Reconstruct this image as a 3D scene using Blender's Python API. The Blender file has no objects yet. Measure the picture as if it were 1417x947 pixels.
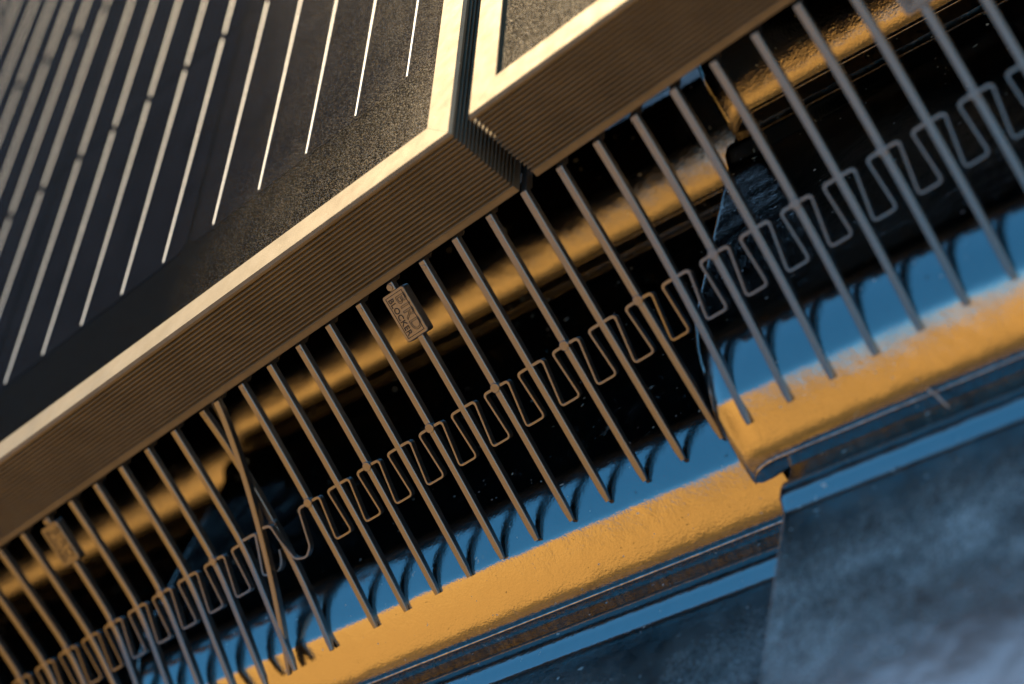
import bpy, math, random
from mathutils import Matrix, Vector, noise
random.seed(7)
R = math.radians
scene = bpy.context.scene
col = scene.collection

# ------------------------------------------------------------------ frame of reference
# The panel frame: X along the eave, Y up the slope, Z out of the panel. Metres.
PITCH = R(35.0)
T = Matrix.Translation((0, 0, 5.5)) @ Matrix.Rotation(PITCH, 4, 'X')

# ------------------------------------------------------------------ camera
cam = bpy.data.cameras.new('camera')
camo = bpy.data.objects.new('camera', cam)
col.objects.link(camo)
right = Vector((0.72305, 0.05074, -0.68893)); down = Vector((-0.45393, -0.71686, -0.52921)); fwd = Vector((-0.52071, 0.69537, -0.49529))
cm = Matrix.Identity(4)
for i in range(3):
    cm[i][0] = right[i]; cm[i][1] = -down[i]; cm[i][2] = -fwd[i]
cm[0][3], cm[1][3], cm[2][3] = 0.30698, -0.4823, 0.25582
camo.matrix_world = T @ cm
cam.sensor_width = 36.0
cam.lens = 64.46
cam.clip_start = 0.01
cam.clip_end = 20000
cam.dof.use_dof = True
cam.dof.focus_distance = 0.68
cam.dof.aperture_fstop = 5.3
scene.camera = camo

# ------------------------------------------------------------------ sky, sun, exposure
SUN = (T.to_3x3() @ Vector((-0.25, 0.85, 0.33))).normalized()
world = bpy.data.worlds.new('World'); scene.world = world
world.use_nodes = True
wn = world.node_tree; wn.nodes.clear()
sky = wn.nodes.new('ShaderNodeTexSky'); sky.sky_type = 'NISHITA'
sky.sun_disc = False
sky.sun_elevation = math.asin(SUN.z)
sky.sun_rotation = math.atan2(SUN.x, SUN.y)
sky.air_density = 1.0; sky.dust_density = 0.3; sky.ozone_density = 5.0
bg = wn.nodes.new('ShaderNodeBackground'); bg.inputs['Strength'].default_value = 0.09
wo = wn.nodes.new('ShaderNodeOutputWorld')
hs = wn.nodes.new('ShaderNodeHueSaturation'); hs.inputs['Saturation'].default_value = 1.22; hs.inputs['Hue'].default_value = 0.478
wn.links.new(sky.outputs[0], hs.inputs['Color']); wn.links.new(hs.outputs[0], bg.inputs['Color']); wn.links.new(bg.outputs[0], wo.inputs['Surface'])

sl = bpy.data.lights.new('sun', 'SUN'); sl.energy = 5.0; sl.angle = R(0.5); sl.color = (1.0, 0.74, 0.43)
so = bpy.data.objects.new('sun', sl); col.objects.link(so)
so.rotation_euler = SUN.to_track_quat('Z', 'Y').to_euler()
so.location = (0, 0, 12)

vs = scene.view_settings
vs.view_transform = 'Standard'; vs.look = 'None'; vs.gamma = 1.0; vs.use_curve_mapping = False
vs.exposure = 1.52

# ------------------------------------------------------------------ helpers
def obj(name, verts, faces, mat, parent=None, base=None, smooth=False, mesh=None):
    if mesh is None:
        b = base or Vector((0, 0, 0))
        mesh = bpy.data.meshes.new(name)
        mesh.from_pydata([(v[0]-b[0], v[1]-b[1], v[2]-b[2]) for v in verts], [], faces)
        mesh.materials.append(mat)
        if smooth:
            mesh.polygons.foreach_set('use_smooth', [True]*len(mesh.polygons))
        mesh.update()
    o = bpy.data.objects.new(name, mesh); col.objects.link(o)
    if parent is not None: o.parent = parent
    else: o.matrix_world = T @ Matrix.Translation(base or Vector((0, 0, 0)))
    return o

def thing(name, base, label, cat, group=None):
    e = bpy.data.objects.new(name, None); col.objects.link(e)
    e.empty_display_size = 0.05
    e.matrix_world = T @ Matrix.Translation(base)
    e['label'] = label; e['category'] = cat
    if group: e['group'] = group
    return e

def box(x0, x1, y0, y1, z0, z1):
    v = [(x, y, z) for x in (x0, x1) for y in (y0, y1) for z in (z0, z1)]
    f = [(0, 1, 3, 2), (4, 6, 7, 5), (0, 4, 5, 1), (2, 3, 7, 6), (0, 2, 6, 4), (1, 5, 7, 3)]
    return v, f

def auto_smooth(o, ang=35):
    m = o.data
    m.polygons.foreach_set('use_smooth', [True]*len(m.polygons))
    try: m.set_sharp_from_angle(angle=R(ang))
    except Exception: pass

# ---- node helpers
def mat_new(name):
    m = bpy.data.materials.new(name); m.use_nodes = True
    nt = m.node_tree; nt.nodes.clear()
    out = nt.nodes.new('ShaderNodeOutputMaterial')
    return m, nt, out
def N(nt, t, **kw):
    n = nt.nodes.new(t)
    for k, v in kw.items():
        if k in n.inputs.keys(): n.inputs[k].default_value = v
        else: setattr(n, k, v)
    return n
def L(nt, a, b): nt.links.new(a, b)
def noise_tex(nt, scale, detail=2.0, rough=0.5, vec=None, mapscale=None):
    tc = N(nt, 'ShaderNodeTexCoord')
    src = tc.outputs['Object']
    if mapscale:
        mp = N(nt, 'ShaderNodeMapping'); mp.inputs['Scale'].default_value = mapscale
        L(nt, src, mp.inputs['Vector']); src = mp.outputs[0]
    n = N(nt, 'ShaderNodeTexNoise', Scale=scale, Detail=detail, Roughness=rough)
    L(nt, src, n.inputs['Vector'])
    return n.outputs['Fac']
def ramp(nt, fac, stops):
    r = N(nt, 'ShaderNodeValToRGB')
    el = r.color_ramp.elements
    while len(el) < len(stops): el.new(0.5)
    for e, (p, c) in zip(el, stops):
        e.position = p; e.color = (*c, 1) if len(c) == 3 else c
    L(nt, fac, r.inputs['Fac'])
    return r.outputs['Color']
def grey(v): return (v, v, v)
def math_node(nt, op, a, b):
    m = N(nt, 'ShaderNodeMath', operation=op)
    for i, s in enumerate((a, b)):
        if isinstance(s, (int, float)): m.inputs[i].default_value = s
        else: L(nt, s, m.inputs[i])
    return m.outputs[0]
def bump(nt, h, strength, dist):
    b = N(nt, 'ShaderNodeBump', Strength=strength, Distance=dist)
    L(nt, h, b.inputs['Height'])
    return b.outputs['Normal']

# ------------------------------------------------------------------ materials
SHEAR = -0.050
def mat_aluminium():
    m, nt, out = mat_new('anodised_aluminium')
    p = N(nt, 'ShaderNodeBsdfPrincipled', Metallic=1.0)
    c = ramp(nt, noise_tex(nt, 55, 5, 0.65), [(0.3, (0.185, 0.160, 0.115)), (0.7, (0.240, 0.210, 0.155))])
    sc = ramp(nt, noise_tex(nt, 420, 3, 0.6), [(0.70, grey(0)), (0.75, grey(1))])
    mxc = N(nt, 'ShaderNodeMix', data_type='RGBA'); L(nt, sc, mxc.inputs['Factor']); L(nt, c, mxc.inputs[6]); mxc.inputs[7].default_value = (0.42, 0.38, 0.32, 1)
    L(nt, mxc.outputs[2], p.inputs['Base Color'])
    r = ramp(nt, noise_tex(nt, 140, 4, 0.6), [(0.35, grey(0.64)), (0.7, grey(0.74))])
    L(nt, r, p.inputs['Roughness'])
    L(nt, bump(nt, noise_tex(nt, 2600, 2), 0.12, 0.0004), p.inputs['Normal'])
    L(nt, p.outputs[0], out.inputs[0]); return m

def mat_glass():
    m, nt, out = mat_new('dusty_panel_glass')
    tr = N(nt, 'ShaderNodeBsdfTransparent'); tr.inputs[0].default_value = (0.93, 0.95, 0.96, 1)
    gl = N(nt, 'ShaderNodeBsdfGlossy', Roughness=0.30)
    nrm = bump(nt, noise_tex(nt, 1150, 2, 0.6), 0.28, 0.0005)
    L(nt, nrm, gl.inputs['Normal'])
    fr = N(nt, 'ShaderNodeFresnel', IOR=1.16)
    mx = N(nt, 'ShaderNodeMixShader')
    L(nt, math_node(nt, 'MULTIPLY', fr.outputs[0], 0.085), mx.inputs[0]); L(nt, tr.outputs[0], mx.inputs[1]); L(nt, gl.outputs[0], mx.inputs[2])
    # dust: grains plus a soft film, thicker along the lower rail where rain leaves it
    tc = N(nt, 'ShaderNodeTexCoord'); sp = N(nt, 'ShaderNodeSeparateXYZ'); L(nt, tc.outputs['Object'], sp.inputs[0])
    edge = N(nt, 'ShaderNodeMapRange', clamp=True)
    for k, v in (('From Min', 0.012), ('From Max', 0.075), ('To Min', 1.0), ('To Max', 0.35)): edge.inputs[k].default_value = v
    L(nt, sp.outputs['Y'], edge.inputs['Value'])
    grains = ramp(nt, noise_tex(nt, 2100, 2, 0.6), [(0.50, grey(0)), (0.62, grey(1))])
    film = ramp(nt, noise_tex(nt, 22, 5, 0.62), [(0.42, grey(0.0)), (0.75, grey(0.12))])
    streak = ramp(nt, noise_tex(nt, 60, 4, 0.6, mapscale=(1.0, 0.09, 1.0)), [(0.5, grey(0.0)), (0.8, grey(0.10))])
    s = math_node(nt, 'ADD', math_node(nt, 'MULTIPLY', grains, 0.65), math_node(nt, 'ADD', film, streak))
    # gritty dust, faded away from the corners to paint the sun glint's falloff
    cx = N(nt, 'ShaderNodeMath', operation='PINGPONG'); cx.inputs[1].default_value = 0.524; L(nt, sp.outputs['X'], cx.inputs[0])
    cor = N(nt, 'ShaderNodeMapRange', clamp=True)
    for k, v in (('From Min', 0.01), ('From Max', 0.20), ('To Min', 1.0), ('To Max', 0.025)): cor.inputs[k].default_value = v
    L(nt, math_node(nt, 'ADD', cx.outputs[0], math_node(nt, 'MULTIPLY', noise_tex(nt, 18, 4, 0.6), 0.06)), cor.inputs['Value'])
    fac = math_node(nt, 'MULTIPLY', math_node(nt, 'MULTIPLY', s, edge.outputs[0]), cor.outputs[0])
    du = N(nt, 'ShaderNodeBsdfPrincipled', Roughness=0.55); du.inputs['Base Color'].default_value = (0.21, 0.155, 0.075, 1)
    du.inputs['Specular IOR Level'].default_value = 0.35
    L(nt, nrm, du.inputs['Normal'])
    mx2 = N(nt, 'ShaderNodeMixShader'); L(nt, fac, mx2.inputs[0]); L(nt, mx.outputs[0], mx2.inputs[1]); L(nt, du.outputs[0], mx2.inputs[2])
    L(nt, mx2.outputs[0], out.inputs[0]); return m

def mat_simple(name, colr, rough, metallic=0.0, spec=0.5, var=0.25, nscale=200, bstr=0.0, bscale=1500, bdist=0.0003):
    m, nt, out = mat_new(name)
    p = N(nt, 'ShaderNodeBsdfPrincipled', Roughness=rough, Metallic=metallic)
    p.inputs['Specular IOR Level'].default_value = spec
    a = tuple(x*(1-var) for x in colr); b = tuple(min(1, x*(1+var)) for x in colr)
    L(nt, ramp(nt, noise_tex(nt, nscale, 4, 0.6), [(0.3, a), (0.7, b)]), p.inputs['Base Color'])
    if bstr: L(nt, bump(nt, noise_tex(nt, bscale, 3), bstr, bdist), p.inputs['Normal'])
    L(nt, p.outputs[0], out.inputs[0]); return m

def mat_tile(name, film_lo, film_hi, rough):
    m, nt, out = mat_new(name)
    p = N(nt, 'ShaderNodeBsdfPrincipled', IOR=2.4)
    p.inputs['Base Color'].default_value = (0.003, 0.003, 0.003, 1)
    p.inputs['Specular IOR Level'].default_value = 1.0
    L(nt, ramp(nt, noise_tex(nt, 40, 4, 0.6), [(0.3, grey(rough)), (0.75, grey(rough*2.0))]), p.inputs['Roughness'])
    n1 = noise_tex(nt, 950, 3, 0.6)
    n2 = noise_tex(nt, 60, 2, 0.5)
    hsum = math_node(nt, 'ADD', math_node(nt, 'MULTIPLY', n1, 0.20), n2)
    L(nt, bump(nt, hsum, 0.35, 0.0012), p.inputs['Normal'])
    d = N(nt, 'ShaderNodeBsdfDiffuse', Roughness=0.5); 
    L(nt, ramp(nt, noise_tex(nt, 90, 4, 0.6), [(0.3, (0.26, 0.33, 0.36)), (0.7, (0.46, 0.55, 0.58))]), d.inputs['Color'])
    specks = ramp(nt, noise_tex(nt, 330, 2, 0.55), [(0.715, grey(0)), (0.76, grey(0.7))])
    spots = ramp(nt, noise_tex(nt, 70, 3, 0.6), [(0.70, grey(0)), (0.78, grey(0.30))])
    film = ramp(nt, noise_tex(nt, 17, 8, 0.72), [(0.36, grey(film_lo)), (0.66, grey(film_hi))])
    grain = ramp(nt, noise_tex(nt, 1100, 3, 0.65), [(0.40, grey(0.25)), (0.60, grey(1.0))])
    # dust film cut at head and nose, painting in overhang shade and dark reflection
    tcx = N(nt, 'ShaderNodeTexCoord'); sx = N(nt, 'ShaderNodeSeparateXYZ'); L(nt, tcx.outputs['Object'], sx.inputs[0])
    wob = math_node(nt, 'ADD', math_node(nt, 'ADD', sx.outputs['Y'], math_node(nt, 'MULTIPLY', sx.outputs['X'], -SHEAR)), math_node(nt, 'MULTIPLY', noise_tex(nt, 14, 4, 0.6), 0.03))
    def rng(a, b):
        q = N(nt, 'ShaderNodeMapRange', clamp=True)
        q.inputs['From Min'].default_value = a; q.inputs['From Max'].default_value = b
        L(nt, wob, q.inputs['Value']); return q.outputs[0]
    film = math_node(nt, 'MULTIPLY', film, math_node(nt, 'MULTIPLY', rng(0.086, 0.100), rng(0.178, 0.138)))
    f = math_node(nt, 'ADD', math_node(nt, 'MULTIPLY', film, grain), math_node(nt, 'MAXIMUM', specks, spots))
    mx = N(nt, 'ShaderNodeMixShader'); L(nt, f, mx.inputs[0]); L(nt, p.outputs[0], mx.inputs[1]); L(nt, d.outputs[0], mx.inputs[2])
    # grime caught along the moulded ridge of the nose, and scattered dark pits
    ynose = math_node(nt, 'ADD', sx.outputs['Y'], math_node(nt, 'MULTIPLY', sx.outputs['X'], -SHEAR))
    gl_ = N(nt, 'ShaderNodeMapRange', clamp=True); gl_.inputs['From Min'].default_value = 0.0006; gl_.inputs['From Max'].default_value = -0.0012
    L(nt, math_node(nt, 'ADD', ynose, math_node(nt, 'MULTIPLY', noise_tex(nt, 120, 5, 0.65), -0.0030)), gl_.inputs['Value'])
    hi = N(nt, 'ShaderNodeMapRange', clamp=True); hi.inputs['From Min'].default_value = -0.0035; hi.inputs['From Max'].default_value = -0.0010
    L(nt, ynose, hi.inputs['Value'])
    gn = ramp(nt, noise_tex(nt, 500, 3, 0.6), [(0.40, grey(0)), (0.60, grey(1))])
    pits = ramp(nt, noise_tex(nt, 380, 2, 0.5, mapscale=(1, 1, 1.7)), [(0.735, grey(0)), (0.76, grey(0.6))])
    gr = math_node(nt, 'MAXIMUM', math_node(nt, 'MULTIPLY', math_node(nt, 'MULTIPLY', gl_.outputs[0], gn), 0.4), pits)
    dk = N(nt, 'ShaderNodeBsdfDiffuse', Roughness=0.6); dk.inputs['Color'].default_value = (0.03, 0.022, 0.014, 1)
    mz = N(nt, 'ShaderNodeMixShader'); L(nt, gr, mz.inputs[0]); L(nt, mx.outputs[0], mz.inputs[1]); L(nt, dk.outputs[0], mz.inputs[2])
    L(nt, mz.outputs[0], out.inputs[0]); return m

def mat_ground():
    m, nt, out = mat_new('unseen_reflection_ground')  # unseen; colour zones added to shape the tile reflections and bounce
    p = N(nt, 'ShaderNodeBsdfPrincipled', Roughness=0.95)
    p.inputs['Specular IOR Level'].default_value = 0.1
    gold = ramp(nt, noise_tex(nt, 0.09, 7, 0.7), [(0.32, (0.16, 0.085, 0.022)), (0.46, (0.46, 0.255, 0.065)), (0.7, (0.60, 0.36, 0.10))])
    mid_dark = ramp(nt, noise_tex(nt, 0.8, 6, 0.65), [(0.3, (0.075, 0.048, 0.015)), (0.7, (0.13, 0.085, 0.026))])
    tc = N(nt, 'ShaderNodeTexCoord'); ln = N(nt, 'ShaderNodeVectorMath', operation='LENGTH'); L(nt, tc.outputs['Object'], ln.inputs[0])
    q = N(nt, 'ShaderNodeMapRange', clamp=True); q.inputs['From Min'].default_value = 27; q.inputs['From Max'].default_value = 33
    L(nt, math_node(nt, 'ADD', ln.outputs['Value'], math_node(nt, 'MULTIPLY', noise_tex(nt, 0.15, 4, 0.6), 12.0)), q.inputs['Value'])
    near_warm = ramp(nt, noise_tex(nt, 1.5, 5, 0.6), [(0.3, (0.42, 0.24, 0.055)), (0.7, (0.52, 0.31, 0.075))])
    q2 = N(nt, 'ShaderNodeMapRange', clamp=True); q2.inputs['From Min'].default_value = 10.5; q2.inputs['From Max'].default_value = 11.5
    L(nt, ln.outputs['Value'], q2.inputs['Value'])
    mp_ = N(nt, 'ShaderNodeMix', data_type='RGBA')
    L(nt, q2.outputs[0], mp_.inputs['Factor']); L(nt, near_warm, mp_.inputs[6]); L(nt, mid_dark, mp_.inputs[7])
    mx = N(nt, 'ShaderNodeMix', data_type='RGBA')
    L(nt, q.outputs[0], mx.inputs['Factor']); L(nt, mp_.outputs[2], mx.inputs[6]); L(nt, gold, mx.inputs[7])
    L(nt, mx.outputs[2], p.inputs['Base Color'])
    L(nt, p.outputs[0], out.inputs[0]); return m

ALU = mat_aluminium()
GLASS = mat_glass()
CELL = mat_simple('solar_cell_silicon', (0.006, 0.0065, 0.009), 0.35, spec=0.0, var=0.3, nscale=30)
BACK = mat_simple('black_backsheet', (0.004, 0.004, 0.004), 0.7, spec=0.0)
RIBBON = mat_simple('tinned_ribbon', (0.62, 0.60, 0.56), 0.5, metallic=0.85, var=0.12, nscale=300)
SEAL = mat_simple('black_sealant', (0.008, 0.008, 0.008), 0.6)
PLASTIC = mat_simple('black_plastic', (0.016, 0.015, 0.014), 0.27, spec=1.0, var=0.15, nscale=400, bstr=0.2, bscale=2500)
for n_ in PLASTIC.node_tree.nodes:
    if n_.type == 'BSDF_PRINCIPLED': n_.inputs['IOR'].default_value = 1.72
ENGRAVED_SHADE = mat_simple('engraved_shade', (0.006, 0.005, 0.005), 0.6)  # dark colour painted for the shade inside engraved letters and border
TILE = mat_tile('black_glazed_tile', 0.0, 0.006, 0.05)
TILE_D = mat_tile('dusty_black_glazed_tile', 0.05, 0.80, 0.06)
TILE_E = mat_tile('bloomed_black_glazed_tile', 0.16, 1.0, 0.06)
DECK = mat_simple('roofing_felt', (0.02, 0.02, 0.02), 0.9)
GROUND = mat_ground()

# ------------------------------------------------------------------ ground: unseen terrain, hill added on one side for warm reflections, reaches the horizon
def smooth(a, b, x):
    t = max(0.0, min(1.0, (x-a)/(b-a))); return t*t*(3-2*t)
gv, gf = [(0, 0, 0)], []
rings = [4, 10, 18, 28, 38, 50, 62, 75, 95, 130, 220, 500, 1500, 5000, 12000]
NA = 144
for r in rings:
    for i in range(NA):
        a = 2*math.pi*i/NA                       # measured from straight down the slope, towards -X
        d = math.degrees(a)
        e = 4.5*(1-smooth(95, 150, d))+12*smooth(20, 29, d)*(1-smooth(95, 150, d))
        if d > 180: e = 4.5*smooth(300, 345, d)
        hgt = (5.5+75*math.tan(R(e)))*smooth(20, 75, r) if e > 0 else 0.0
        hgt *= smooth(0, 4, e)
        hgt += 0.5*noise.noise(Vector((r*math.cos(a)*.05, r*math.sin(a)*.05, 1)))*smooth(20, 60, r)
        gv.append((-r*math.sin(a), -r*math.cos(a), hgt))
for i in range(NA):
    gf.append((0, 1+(i+1) % NA, 1+i))
    for k in range(len(rings)-1):
        a, b = 1+k*NA+i, 1+k*NA+(i+1) % NA
        gf.append((a, b, b+NA, a+NA))
ground = obj('ground', gv, gf, GROUND, smooth=True)
ground.matrix_world = Matrix.Identity(4)
ground['kind'] = 'structure'

# ------------------------------------------------------------------ roof: deck and glazed tiles
GAUGE = 0.1835
COLW = 0.315
XBD = 0.020
NOSE_Y = -0.0830        # nose of the visible course where SHEAR is zero
TILT = -0.066
# profile of one tile: (y relative to the nose, z), walked from the head down over the nose
def tile_profile():
    pts = []
    y, z = 0.0360, 0.0          # crown of the tile before the nose
    flat = []
    t13 = math.tan(R(13.2))
    # head to crown (rising), with the head rib that shows just below the course above
    ys = [0.262, 0.240, 0.215, 0.1835]
    rib_top = GAUGE-0.0125; rib_a = GAUGE-0.0180; rib_b = GAUGE-0.0232
    def base(yy): return -(yy-0.036)*t13
    for yy in ys: flat.append((yy, base(yy)))
    flat += [(rib_top+0.004, base(rib_top+0.004)), (rib_top+0.0015, base(rib_top+0.0015)+0.0026), (rib_top-0.001, base(rib_top)+0.0034),
             (rib_a, base(rib_a)+0.0030), (rib_a-0.002, base(rib_a-0.002)+0.0020), (rib_b, base(rib_b)+0.0004), (rib_b-0.001, base(rib_b-0.001))]
    yy = rib_b-0.004
    n = 26
    for i in range(n+1):
        q = yy+(0.042-yy)*i/n
        flat.append((q, base(q)))
    pts = flat
    y, z = pts[-1]
    # nose: angle below horizontal as a function of y
    keys = [(0.042, -13.2), (0.034, 6), (0.030, 14), (0.016, 30), (0.0135, 47), (0.003, 55), (0.0, 68)]
    def phi(yy):
        for (a, pa), (b, pb) in zip(keys, keys[1:]):
            if a >= yy >= b: return pa+(pb-pa)*(a-yy)/(a-b)
        return keys[-1][1]
    step = 0.0008
    while y > 0.0006:
        ny = max(y-step, 0.0)
        z -= (y-ny)*math.tan(R(phi((y+ny)/2)))
        y = ny
        pts.append((y, z))
    zr = z
    # ridge, set-back face, underside
    pts += [(0.0003, zr-0.0005), (0.0003, zr-0.0010), (-0.0001, zr-0.0012), (-0.0003, zr-0.0015), (-0.0003, zr-0.0018), (0.0, zr-0.0022),
            (-0.0005, zr-0.0055), (-0.0004, zr-0.0080), (0.0002, zr-0.0092), (0.0016, zr-0.0100), (0.008, zr-0.0104)]
    return pts
PROF = tile_profile()
CROWN_Z = -0.1140            # crown height for x = XREF on the column holding the left tile
XREF = -0.06
def col_of(x): return math.floor((x-XBD)/COLW)
def col_y(c): return -0.0727-0.0073*(c+1)
def surf_z(x, y):
    """height of the visible course (and the one above it) at (x, y)"""
    c = col_of(x); x0 = XBD+c*COLW
    ln = col_y(c)+SHEAR*(x-x0)
    yr = y-ln
    zz = CROWN_Z+TILT*(x-x0)-TILT*(XREF-(XBD-COLW))
    u = x-x0
    zz -= edge_drop(u, yr)
    for (a, za), (b, zb) in zip(PROF, PROF[1:]):
        if a >= yr >= b: return zz+za+(zb-za)*(a-yr)/(a-b+1e-12)
    return zz-0.05
def edge_drop(u, yr=0.0):
    Rr = 0.0025+0.0125*(1-smooth(0.025, 0.060, yr))
    if u < Rr: return Rr*0.8*(1-math.sqrt(max(0.0, 1-((Rr-u)/Rr)**2)))
    return 0.0
def tile_mesh():
    v, f = [], []
    us = [0, .0003, .001, .002, .0035, .0055, .008, .011, .015]+[.015+(COLW+.012-.015)*i/22 for i in range(1, 23)]
    nu, npf = len(us), len(PROF)
    for u in us:
        for (y, z) in PROF:
            v.append((u, y+SHEAR*u, z+TILT*u-edge_drop(u, y)))
    for i in range(nu-1):
        for k in range(npf-1):
            a = i*npf+k
            f.append((a, a+1, a+npf+1, a+npf))
    # side walls
    def wall(i, flip):
        o = len(v)
        for k in range(npf):
            x, y, z = v[i*npf+k]
            zb = min(z, v[i*npf+npf-1][2]+(PROF[k][0])*-math.tan(R(13.2)) if PROF[k][0] > 0.03 else v[i*npf+npf-1][2])
            zb = max(zb, z-0.016)
            v.append((x+(0.0006 if not flip else -0.0006), y, min(zb, z)))
        for k in range(npf-1):
            a = i*npf+k
            q = (a, o+k, o+k+1, a+1)
            f.append(q if not flip else q[::-1])
    wall(0, False); wall(nu-1, True)
    return v, f
deck_z = -0.185
v, f = box(-1.6, 0.9, -0.44, 1.5, deck_z-0.02, deck_z)
roof = obj('roof', v, f, DECK)
roof['kind'] = 'structure'; roof['label'] = 'roof of black glazed tiles laid in overlapping courses'
tv, tf = tile_mesh()
meshes = {}
for key, mt in (('a', TILE), ('b', TILE_D), ('c', TILE_E)):
    me = bpy.data.meshes.new('tile'); me.from_pydata(tv, [], tf); me.materials.append(mt)
    me.polygons.foreach_set('use_smooth', [True]*len(me.polygons))
    try: me.set_sharp_from_angle(angle=R(48))
    except Exception: pass
    meshes[key] = me
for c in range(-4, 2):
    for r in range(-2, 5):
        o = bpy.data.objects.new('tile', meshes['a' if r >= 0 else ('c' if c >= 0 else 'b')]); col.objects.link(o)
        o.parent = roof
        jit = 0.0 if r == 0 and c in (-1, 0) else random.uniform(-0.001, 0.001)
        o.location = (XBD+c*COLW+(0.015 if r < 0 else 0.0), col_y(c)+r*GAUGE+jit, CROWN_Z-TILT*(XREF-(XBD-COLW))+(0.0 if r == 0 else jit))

# ------------------------------------------------------------------ solar panels
H = 0.035; LIP = 0.0125
PW, PL = 1.048, 1.010
def rail_profile():
    """(inset from the outer face, z) closed loop of the frame rail"""
    p = [(LIP, -0.0002), (LIP-0.0003, 0.0), (0.0010, 0.0), (0.0, -0.0011), (0.0, -0.0022)]
    n = 16; z0, z1 = -0.0024, -0.0322; pt = (z0-z1)/n
    for i in range(n):
        a = z0-pt*i
        p += [(0.0017, a-pt*.02), (0.0017, a-pt*.50), (0.0003, a-pt*.56), (0.0, a-pt*.64), (0.0, a-pt*.84), (0.0003, a-pt*.96)]
    p += [(0.0, -0.0345), (0.0005, -0.0350), (0.026, -0.0350), (0.026, -0.0335), (0.0026, -0.0335), (0.0026, -0.0085), (LIP-0.0006, -0.0085), (LIP-0.0003, -0.0018)]
    return p
RP = rail_profile()
def rail(kind, W_, L_):
    """mitred rail of a frame with outer size W_ x L_, local origin at lower left top corner"""
    v, f = [], []
    n = len(RP); g = 0.00006
    for end in (0, 1):
        for (ins, z) in RP:
            if kind == 'front': q = ((ins+g) if end == 0 else W_-ins-g, ins, z)
            elif kind == 'back': q = (W_-ins-g if end == 0 else ins+g, L_-ins, z)
            elif kind == 'left': q = (ins, L_-ins-g if end == 0 else ins+g, z)
            else: q = (W_-ins, ins+g if end == 0 else L_-ins-g, z)
            v.append(q)
    for i in range(n):
        j = (i+1) % n
        f.append((i, j, n+j, n+i))
    f.append(tuple(range(n))[::-1]); f.append(tuple(range(n, 2*n)))
    return v, f
CW, CG = 0.1423, 0.0033
CH, RG = 0.1497, 0.0012
def make_panel(base, first_from_right, label):
    e = thing('solar_panel', base, label, 'solar panel', 'solar panels on the roof')
    for k in ('front', 'right', 'back', 'left'):
        v, f = rail(k, PW, PL)
        o = obj('frame_rail', v, f, ALU, e); auto_smooth(o, 25)
    v, f = box(0.003, PW-0.003, 0.003, PL-0.003, -0.0075, -0.0040); obj('backsheet', v, f, BACK, e)
    v, f = box(LIP+0.0001, PW-LIP-0.0001, LIP+0.0001, PL-LIP-0.0001, -0.0019, -0.0016)
    obj('glass', v[:], [(1, 5, 7, 3)], GLASS, e)
    return e
def add_cells(e, cellmesh, ribmesh):
    ncol, nrow = 7, 6
    for c in range(ncol):
        for r in range(nrow):
            x1 = PW-0.0183-c*(CW+CG); y0 = 0.0600+r*(CH+RG+0.0075)
            o = bpy.data.objects.new('cell', cellmesh); col.objects.link(o); o.parent = e; o.location = (x1-CW, y0, -0.0038)
            for b in range(5):
                q = bpy.data.objects.new('ribbon', ribmesh); col.objects.link(q); q.parent = o
                q.location = (CW-0.01415-b*0.0283, 0.0020, 0.0004)
def cell_mesh():
    ch = 0.004; w, hgt, t = CW, CH+0.0067, 0.0002
    out = [(ch, 0), (w-ch, 0), (w, ch), (w, hgt-ch), (w-ch, hgt), (ch, hgt), (0, hgt-ch), (0, ch)]
    v = [(x, y, 0) for x, y in out]+[(x, y, t) for x, y in out]
    f = [tuple(range(8, 16))]+[(i, (i+1) % 8, 8+(i+1) % 8, 8+i) for i in range(8)]
    me = bpy.data.meshes.new('cell'); me.from_pydata(v, [], f); me.materials.append(CELL); return me
def rib_mesh():
    hgt = CH+0.0067-0.003
    v, f = [], []
    sec = [(-.00050, -.0001), (-.00036, .00014), (0, .0002), (.00036, .00014), (.00050, -.0001)]
    for y in (0, hgt):
        v += [(x, y, z) for x, z in sec]
    n = len(sec)
    f = [(i+1, i, n+i, n+i+1) for i in range(n-1)]
    me = bpy.data.meshes.new('ribbon'); me.from_pydata(v, [], f); me.materials.append(RIBBON)
    me.polygons.foreach_set('use_smooth', [True]*len(me.polygons)); return me
CM, RM = cell_mesh(), rib_mesh()
GAP = 0.0082
pl = make_panel(Vector((-PW, 0, 0)), True, 'solar panel with a row of bright silver ribbons across its dark cells')
add_cells(pl, CM, RM)
pr_ = make_panel(Vector((GAP, 0.0012, 0.0)), False, 'solar panel whose frame corner ends beside the narrow gap, olive dusty glass')
add_cells(pr_, CM, RM)

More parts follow.
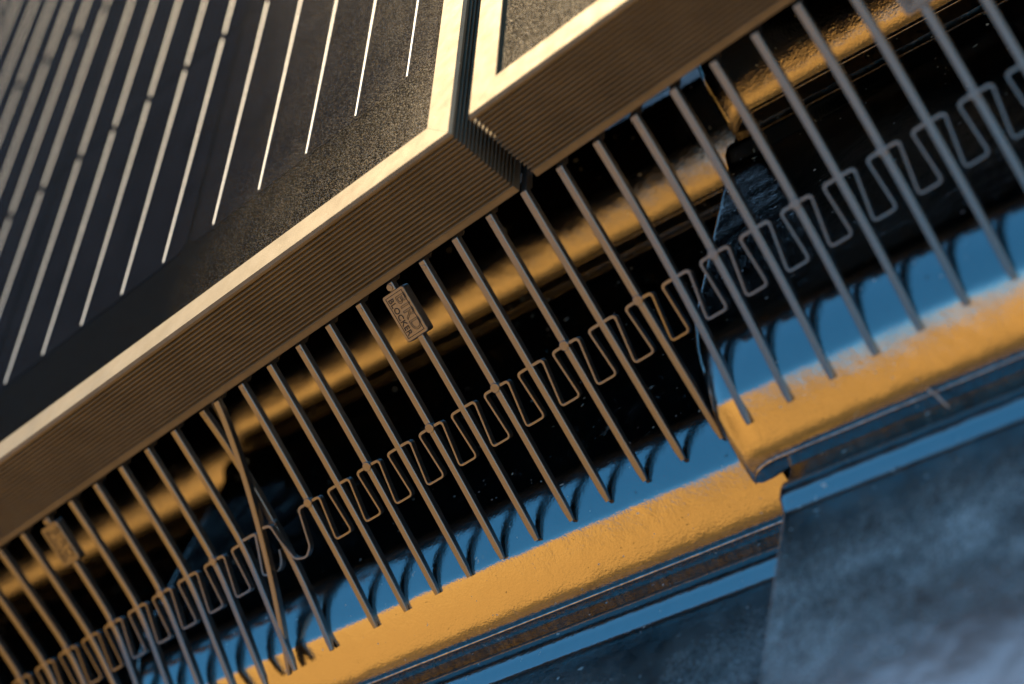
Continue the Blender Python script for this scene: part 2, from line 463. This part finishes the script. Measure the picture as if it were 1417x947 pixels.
# ------------------------------------------------------------------ bird blocker combs
PITCHT = 0.016944
XB0 = -0.15212
TL = 0.1085
TOPZ = -0.0358
def solve_chord(x):
    lo, hi = R(20), R(70)
    for _ in range(50):
        c = (lo+hi)/2
        y, z = -TL*math.sin(c), TOPZ-TL*math.cos(c)
        if z-0.0019*math.sin(c) < surf_z(x, y+0.0019*math.cos(c))+0.0002: lo = c
        else: hi = c
    return math.degrees((lo+hi)/2)
class Tooth: pass
def make_curve(chord, junc, kink=False):
    """angle from the -Z axis along the tooth: a0 + da*v/TL; returns sampler v -> (y, z), angle"""
    if kink:
        b = (chord-0.50*junc)/0.50
        prof = lambda t: junc-2.5*(0.5-t)*(t < .5)*2+(b-junc)*smooth(.38, .66, t)
    half = (chord-junc)/0.51
    a0 = chord-half; da = 2*half
    if not kink: prof = lambda t: a0+da*t
    n = 60; P = [(0.0, TOPZ)]
    for i in range(n):
        a = R(prof((i+.5)/n))
        P.append((P[-1][0]-math.sin(a)*TL/n, P[-1][1]-math.cos(a)*TL/n))
    def S(v):
        q = max(0.0, min(1.0, v/TL))*n; i = min(n-1, int(q)); t = q-i
        y = P[i][0]+(P[i+1][0]-P[i][0])*t; z = P[i][1]+(P[i+1][1]-P[i][1])*t
        return y, z, R(prof(max(0.0, min(1.0, v/TL))))
    return S
def sweep(path, frames, sec_fn, caps=True):
    """path: list of points; frames: (u, n) vectors; sec_fn(i) -> list of (a, b) offsets"""
    v, f = [], []
    m = None
    for i, (p, (u, n)) in enumerate(zip(path, frames)):
        sec = sec_fn(i); m = len(sec)
        for a, b in sec:
            v.append(tuple(p+u*a+n*b))
    for i in range(len(path)-1):
        for k in range(m):
            a, b = i*m+k, i*m+(k+1) % m
            f.append((a, b, b+m, a+m))
    if caps:
        f.append(tuple(range(m))[::-1]); f.append(tuple(range((len(path)-1)*m, len(path)*m)))
    return v, f
def chamfer_rect(w, t, c):
    # b runs from 0 (front) to -t (back)
    return [(-w/2+c, 0), (w/2-c, 0), (w/2, -c), (w/2, -t+c), (w/2-c, -t), (-w/2+c, -t), (-w/2, -t+c), (-w/2, -c)][::-1]
THICK = 0.0034
def tooth_mesh(x, S, dx=lambda v: 0.0):
    path, frames = [], []
    X = Vector((1, 0, 0))
    # root tucked under the frame
    path.append(Vector((x, 0.016, TOPZ-0.0002))); frames.append((X, Vector((0, -0.05, 1)).normalized()))
    path.append(Vector((x, 0.004, TOPZ-0.0002))); frames.append((X, Vector((0, -0.15, 1)).normalized()))
    nn = 26
    for i in range(nn+1):
        v = TL*i/nn
        y, z, a = S(v)
        path.append(Vector((x+dx(v), y, z))); frames.append((X, Vector((0, -math.cos(a), math.sin(a)))))
    last = len(path)-1
    def sec(i):
        t = (i-2)/nn
        w = 0.00275-0.0003*max(0, t)
        th = THICK if t < .8 else THICK-(t-.8)/.2*0.0010
        if i == last: return chamfer_rect(w*.72, th*.8, 0.0004)
        return chamfer_rect(w, th, 0.00028)
    return sweep(path, frames, sec)

def round_poly(pts, rad, seg=4):
    out = [pts[0]]
    for i in range(1, len(pts)-1):
        p0, p1, p2 = (Vector(q) for q in (pts[i-1], pts[i], pts[i+1]))
        d0, d1 = (p0-p1), (p2-p1)
        r = min(rad, d0.length*.45, d1.length*.45)
        a, b = p1+d0.normalized()*r, p1+d1.normalized()*r
        for k in range(seg+1):
            t = k/seg
            q = a*(1-t)**2+p1*2*t*(1-t)+b*t*t
            out.append((q.x, q.y))
    out.append(pts[-1])
    return out
def link_mesh(pts, surf, w=0.00074, t=0.0028, rad=0.0017):
    """ribbon along the polyline pts (x, v) lying in the surface surf(x, v) -> (y, z, angle)"""
    P = round_poly(pts, rad)
    v, f = [], []
    for i, (x, vv) in enumerate(P):
        a = P[max(0, i-1)]; b = P[min(len(P)-1, i+1)]
        d = Vector((b[0]-a[0], b[1]-a[1])).normalized(); nrm = Vector((-d.y, d.x))
        ring = []
        bar = 1.35 if vv < 0.0545 else 1.0
        for s, dep in ((-1, -0.0002), (1, -0.0002), (1, -t), (-1, -t)):
            qx, qv = x+nrm.x*s*w*bar/2, vv+nrm.y*s*w*bar/2
            y, z, ang = surf(qx, qv)
            n = Vector((0, -math.cos(ang), math.sin(ang)))
            v.append((qx, y+n.y*dep, z+n.z*dep))
    m = len(P)
    for i in range(m-1):
        for k in range(4):
            a, b = i*4+k, i*4+(k+1) % 4
            f.append((a, b, b+4, a+4))
    f.append((3, 2, 1, 0)); f.append((4*m-4, 4*m-3, 4*m-2, 4*m-1))
    return v, f
VJ = 0.0532
def text_outline(body, size, outline):
    cu = bpy.data.curves.new('lettering', 'FONT'); cu.body = body; cu.size = size
    cu.align_x = 'CENTER'; cu.align_y = 'CENTER'; cu.resolution_u = 3
    if outline:
        cu.fill_mode = 'NONE'; cu.bevel_depth = 0.00010; cu.bevel_resolution = 0; cu.space_character = 1.12
    else:
        cu.extrude = 0.00006; cu.offset = 0.00003; cu.space_character = 1.05
    o = bpy.data.objects.new('lettering_tmp', cu); col.objects.link(o)
    dg = bpy.context.evaluated_depsgraph_get()
    me = bpy.data.meshes.new_from_object(o.evaluated_get(dg))
    bpy.data.objects.remove(o); bpy.data.curves.remove(cu)
    return me
ME_BIRD = text_outline('BIRD', 0.0064, True)
ME_BLOCK = text_outline('BLOCKER', 0.0034, False)
for me in (ME_BIRD, ME_BLOCK):
    me.materials.clear(); me.materials.append(ENGRAVED_SHADE)

def make_tag(e, base, x, S):
    v0, v1, u0, u1 = 0.0030, 0.0224, -0.0058, 0.0050
    ys, zs, ang = S((v0+v1)/2)
    dv = Vector((0, -math.sin(ang), -math.cos(ang))); n = Vector((0, -math.cos(ang), math.sin(ang))); X = Vector((1, 0, 0))
    c = Vector((x, ys, zs))
    cv = (v0+v1)/2; cu_ = (u0+u1)/2
    def at(u, v, k): return c+X*u+dv*(v-cv)+n*k
    r = 0.0010; ring = []
    for (cx, cy, a0) in ((u1-r, v0+r, -90), (u1-r, v1-r, 0), (u0+r, v1-r, 90), (u0+r, v0+r, 180)):
        for i in range(5):
            a = R(a0+90*i/4); ring.append((cx+r*math.cos(a), cy+r*math.sin(a)))
    m = len(ring); vv, ff = [], []
    for k, s in ((-0.0036, 1), (0.0003, 1), (0.0006, 0.97)):
        for (u, v) in ring: vv.append(at(cu_+(u-cu_)*s, cv+(v-cv)*s, k))
    for q in range(2):
        for i in range(m):
            a, b = q*m+i, q*m+(i+1) % m
            ff.append((a, a+m, b+m, b))
    ff.append(tuple(range(m))); ff.append(tuple(range(2*m, 3*m))[::-1])
    tag = obj('tag', vv, ff, PLASTIC, e, base)
    # thin border line, groove shade painted dark
    b0, b1 = 0.0012, 0.00146
    bv, bf = [], []
    for ins in (b0, b1):
        for (u, v) in ((u0+ins, v0+ins), (u1-ins, v0+ins), (u1-ins, v1-ins), (u0+ins, v1-ins)):
            bv.append(at(u, v, 0.00068))
    for i in range(4):
        j = (i+1) % 4
        bf.append((i, 4+i, 4+j, j))
    b = obj('border_line', [tuple(q) for q in bv], bf, ENGRAVED_SHADE, tag, base)
    b.location = (0, 0, 0)
    for me, uo in ((ME_BIRD, 0.0018), (ME_BLOCK, -0.0026)):
        o = bpy.data.objects.new('lettering', me); col.objects.link(o); o.parent = tag
        M = Matrix.Identity(4)
        # text runs down the tooth, its top towards +X
        pos = at(cu_+uo+0.0002, cv, 0.00070)
        for i in range(3):
            M[i][0] = dv[i]; M[i][1] = X[i]; M[i][2] = n[i]; M[i][3] = pos[i]-base[i]
        o.matrix_local = M
    # moulding nub above the tag
    disc(e, base, x-0.0006, S, 0.0014, 0.0013, 0.0003)
    return tag
def disc(e, base, x, S, v, r, k, name='boss'):
    y, z, ang = S(v)
    dv = Vector((0, -math.sin(ang), -math.cos(ang))); n = Vector((0, -math.cos(ang), math.sin(ang))); X = Vector((1, 0, 0))
    c = Vector((x, y, z)); m = 16; vv, ff = [], []
    for kk, rr in ((-0.002, r), (k*.7, r), (k, r*.9)):
        for i in range(m):
            a = 2*math.pi*i/m
            vv.append(tuple(c+X*rr*math.cos(a)+dv*rr*math.sin(a)+n*kk))
    for q in range(2):
        for i in range(m):
            a, b = q*m+i, q*m+(i+1) % m
            ff.append((a, a+m, b+m, b))
    ff.append(tuple(range(2*m, 3*m))[::-1])
    return obj(name, vv, ff, PLASTIC, e, base)

def comb(label, xs, juncs, tags, base, specials=None, links=None, kinked=(), lift=lambda i: 0.0):
    e = thing('bird_blocker', base, label, 'bird blocker', 'bird blocker combs under the panel edge')
    curves = []
    for i, x in enumerate(xs):
        sp = (specials or {}).get(i, {})
        ch = sp.get('chord', None)
        if ch is None: ch = solve_chord(x)+lift(i)
        curves.append(make_curve(ch, juncs(i, ch), i in kinked))
    def surf(x, v):
        k = 0
        while k < len(xs)-2 and x > xs[k+1]: k += 1
        t = max(-.6, min(1.6, (x-xs[k])/(xs[k+1]-xs[k])))
        a, b = curves[k](v), curves[k+1](v)
        return tuple(p+(q-p)*t for p, q in zip(a, b))
    for i, x in enumerate(xs):
        dx = (specials or {}).get(i, {}).get('dx', lambda v: 0.0)
        v, f = tooth_mesh(x, curves[i], dx)
        o = obj('tooth', v, f, PLASTIC, e, base); auto_smooth(o, 30)
        if i % 2 == 1 and not (specials or {}).get(i): disc(e, base, x, curves[i], VJ, 0.0019, 0.00035)
        if i % 2 == 1 and i not in tags: disc(e, base, x, curves[i], 0.0022, 0.0009, 0.0002)
        if i in tags: make_tag(e, base, x, curves[i])
    for i in range(len(xs)-1):
        if links and i in links:
            pts = links[i]
            if pts is None: continue
        else:
            p = xs[i+1]-xs[i]
            pts = [(xs[i], VJ), (xs[i]+.355*p, VJ+.0001), (xs[i]+.20*p, VJ+.0180), (xs[i]+.71*p, VJ+.0180), (xs[i]+.645*p, VJ), (xs[i+1], VJ)]
        v, f = link_mesh(pts, surf)
        o = obj('link', v, f, PLASTIC, e, base); auto_smooth(o, 40)
    # the spine that clips under the frame
    v, f = box(xs[0]-0.006, xs[-1]+0.006, 0.0120, 0.0200, TOPZ-0.0036, TOPZ-0.0006)
    obj('spine', v, f, PLASTIC, e, base)
    return e

xb = [-0.1674]+[XB0+PITCHT*k for k in range(0, 22)]
def jb(i, ch):
    k = i-1
    if i == 0: return 40.0
    if k < 10: return 0.75*38.4+0.25*ch+random.uniform(-.3, .3)
    return 0.4*ch+0.6*37.6+random.uniform(-.3, .3)
def dx_first(v): return -0.0318*(v/TL)**1.25
comb('black plastic comb whose first tooth bends across the next comb, BIRD BLOCKER tag', xb, jb, {6, 19}, Vector((XB0, 0.006, TOPZ)),
     specials={0: {'chord': 42.5, 'dx': dx_first}},
     links={0: [(-0.1776, 0.0524), (-0.1737, 0.0530), (-0.1728, 0.0600), (-0.1700, 0.0697), (-0.1650, 0.0713), (-0.1613, 0.0685), (-0.1578, 0.0532), (XB0, VJ)]})
xa = [-0.1763-0.0181-PITCHT*1.03*k for k in range(30, -1, -1)]+[-0.1763]
def ja(i, ch):
    if i == len(xa)-1: return 35.0
    m = len(xa)-1-i
    return 37.6-1.0*min(4, max(0, m-4))+random.uniform(-.6, .6)
na = len(xa)
hook = [(xa[-2], VJ-.0008), (-0.1860, VJ-.0006), (-0.1912, 0.0690), (-0.1835, 0.0705), (-0.1806, 0.0680), (-0.1792, 0.0632)]
comb('black plastic comb whose cut end loop hangs open behind the bent tooth', xa, ja, {na-7, na-20}, Vector((xa[-1], 0.006, TOPZ)),
     specials={na-1: {}}, links={na-2: hook}, kinked=set(range(na-1)), lift=lambda i: 3.6 if i < na-1 else 0.5)

# ------------------------------------------------------------------ a bit of debris caught on the tile nose
def twig(base, pts, rad):
    v, f = [], []
    for i, q in enumerate(pts):
        r = rad*(1-0.5*i/len(pts))
        for k in range(6):
            a = 2*math.pi*k/6
            v.append((q[0]+r*math.cos(a), q[1]+r*math.sin(a)*.7, q[2]+r*math.sin(a)*.7))
    for i in range(len(pts)-1):
        for k in range(6):
            a, b = i*6+k, i*6+(k+1) % 6
            f.append((a, b, b+6, a+6))
    f.append((5, 4, 3, 2, 1, 0)); n = len(v); f.append(tuple(range(n-6, n)))
    o = obj('twig', v, f, mat_simple('dry_twig', (0.30, 0.27, 0.24), 0.8), None, Vector(base), True)
    return o
tw = twig((0.0962, -0.0876, -0.130), [(0.0925, -0.0815, -0.1300), (0.0945, -0.0850, -0.1297), (0.0962, -0.0876, -0.1300), (0.0975, -0.0905, -0.1304), (0.0988, -0.0930, -0.1312)], 0.0006)
tw['label'] = 'tiny pale dry twig stuck under the glazed tile nose'; tw['category'] = 'twig'
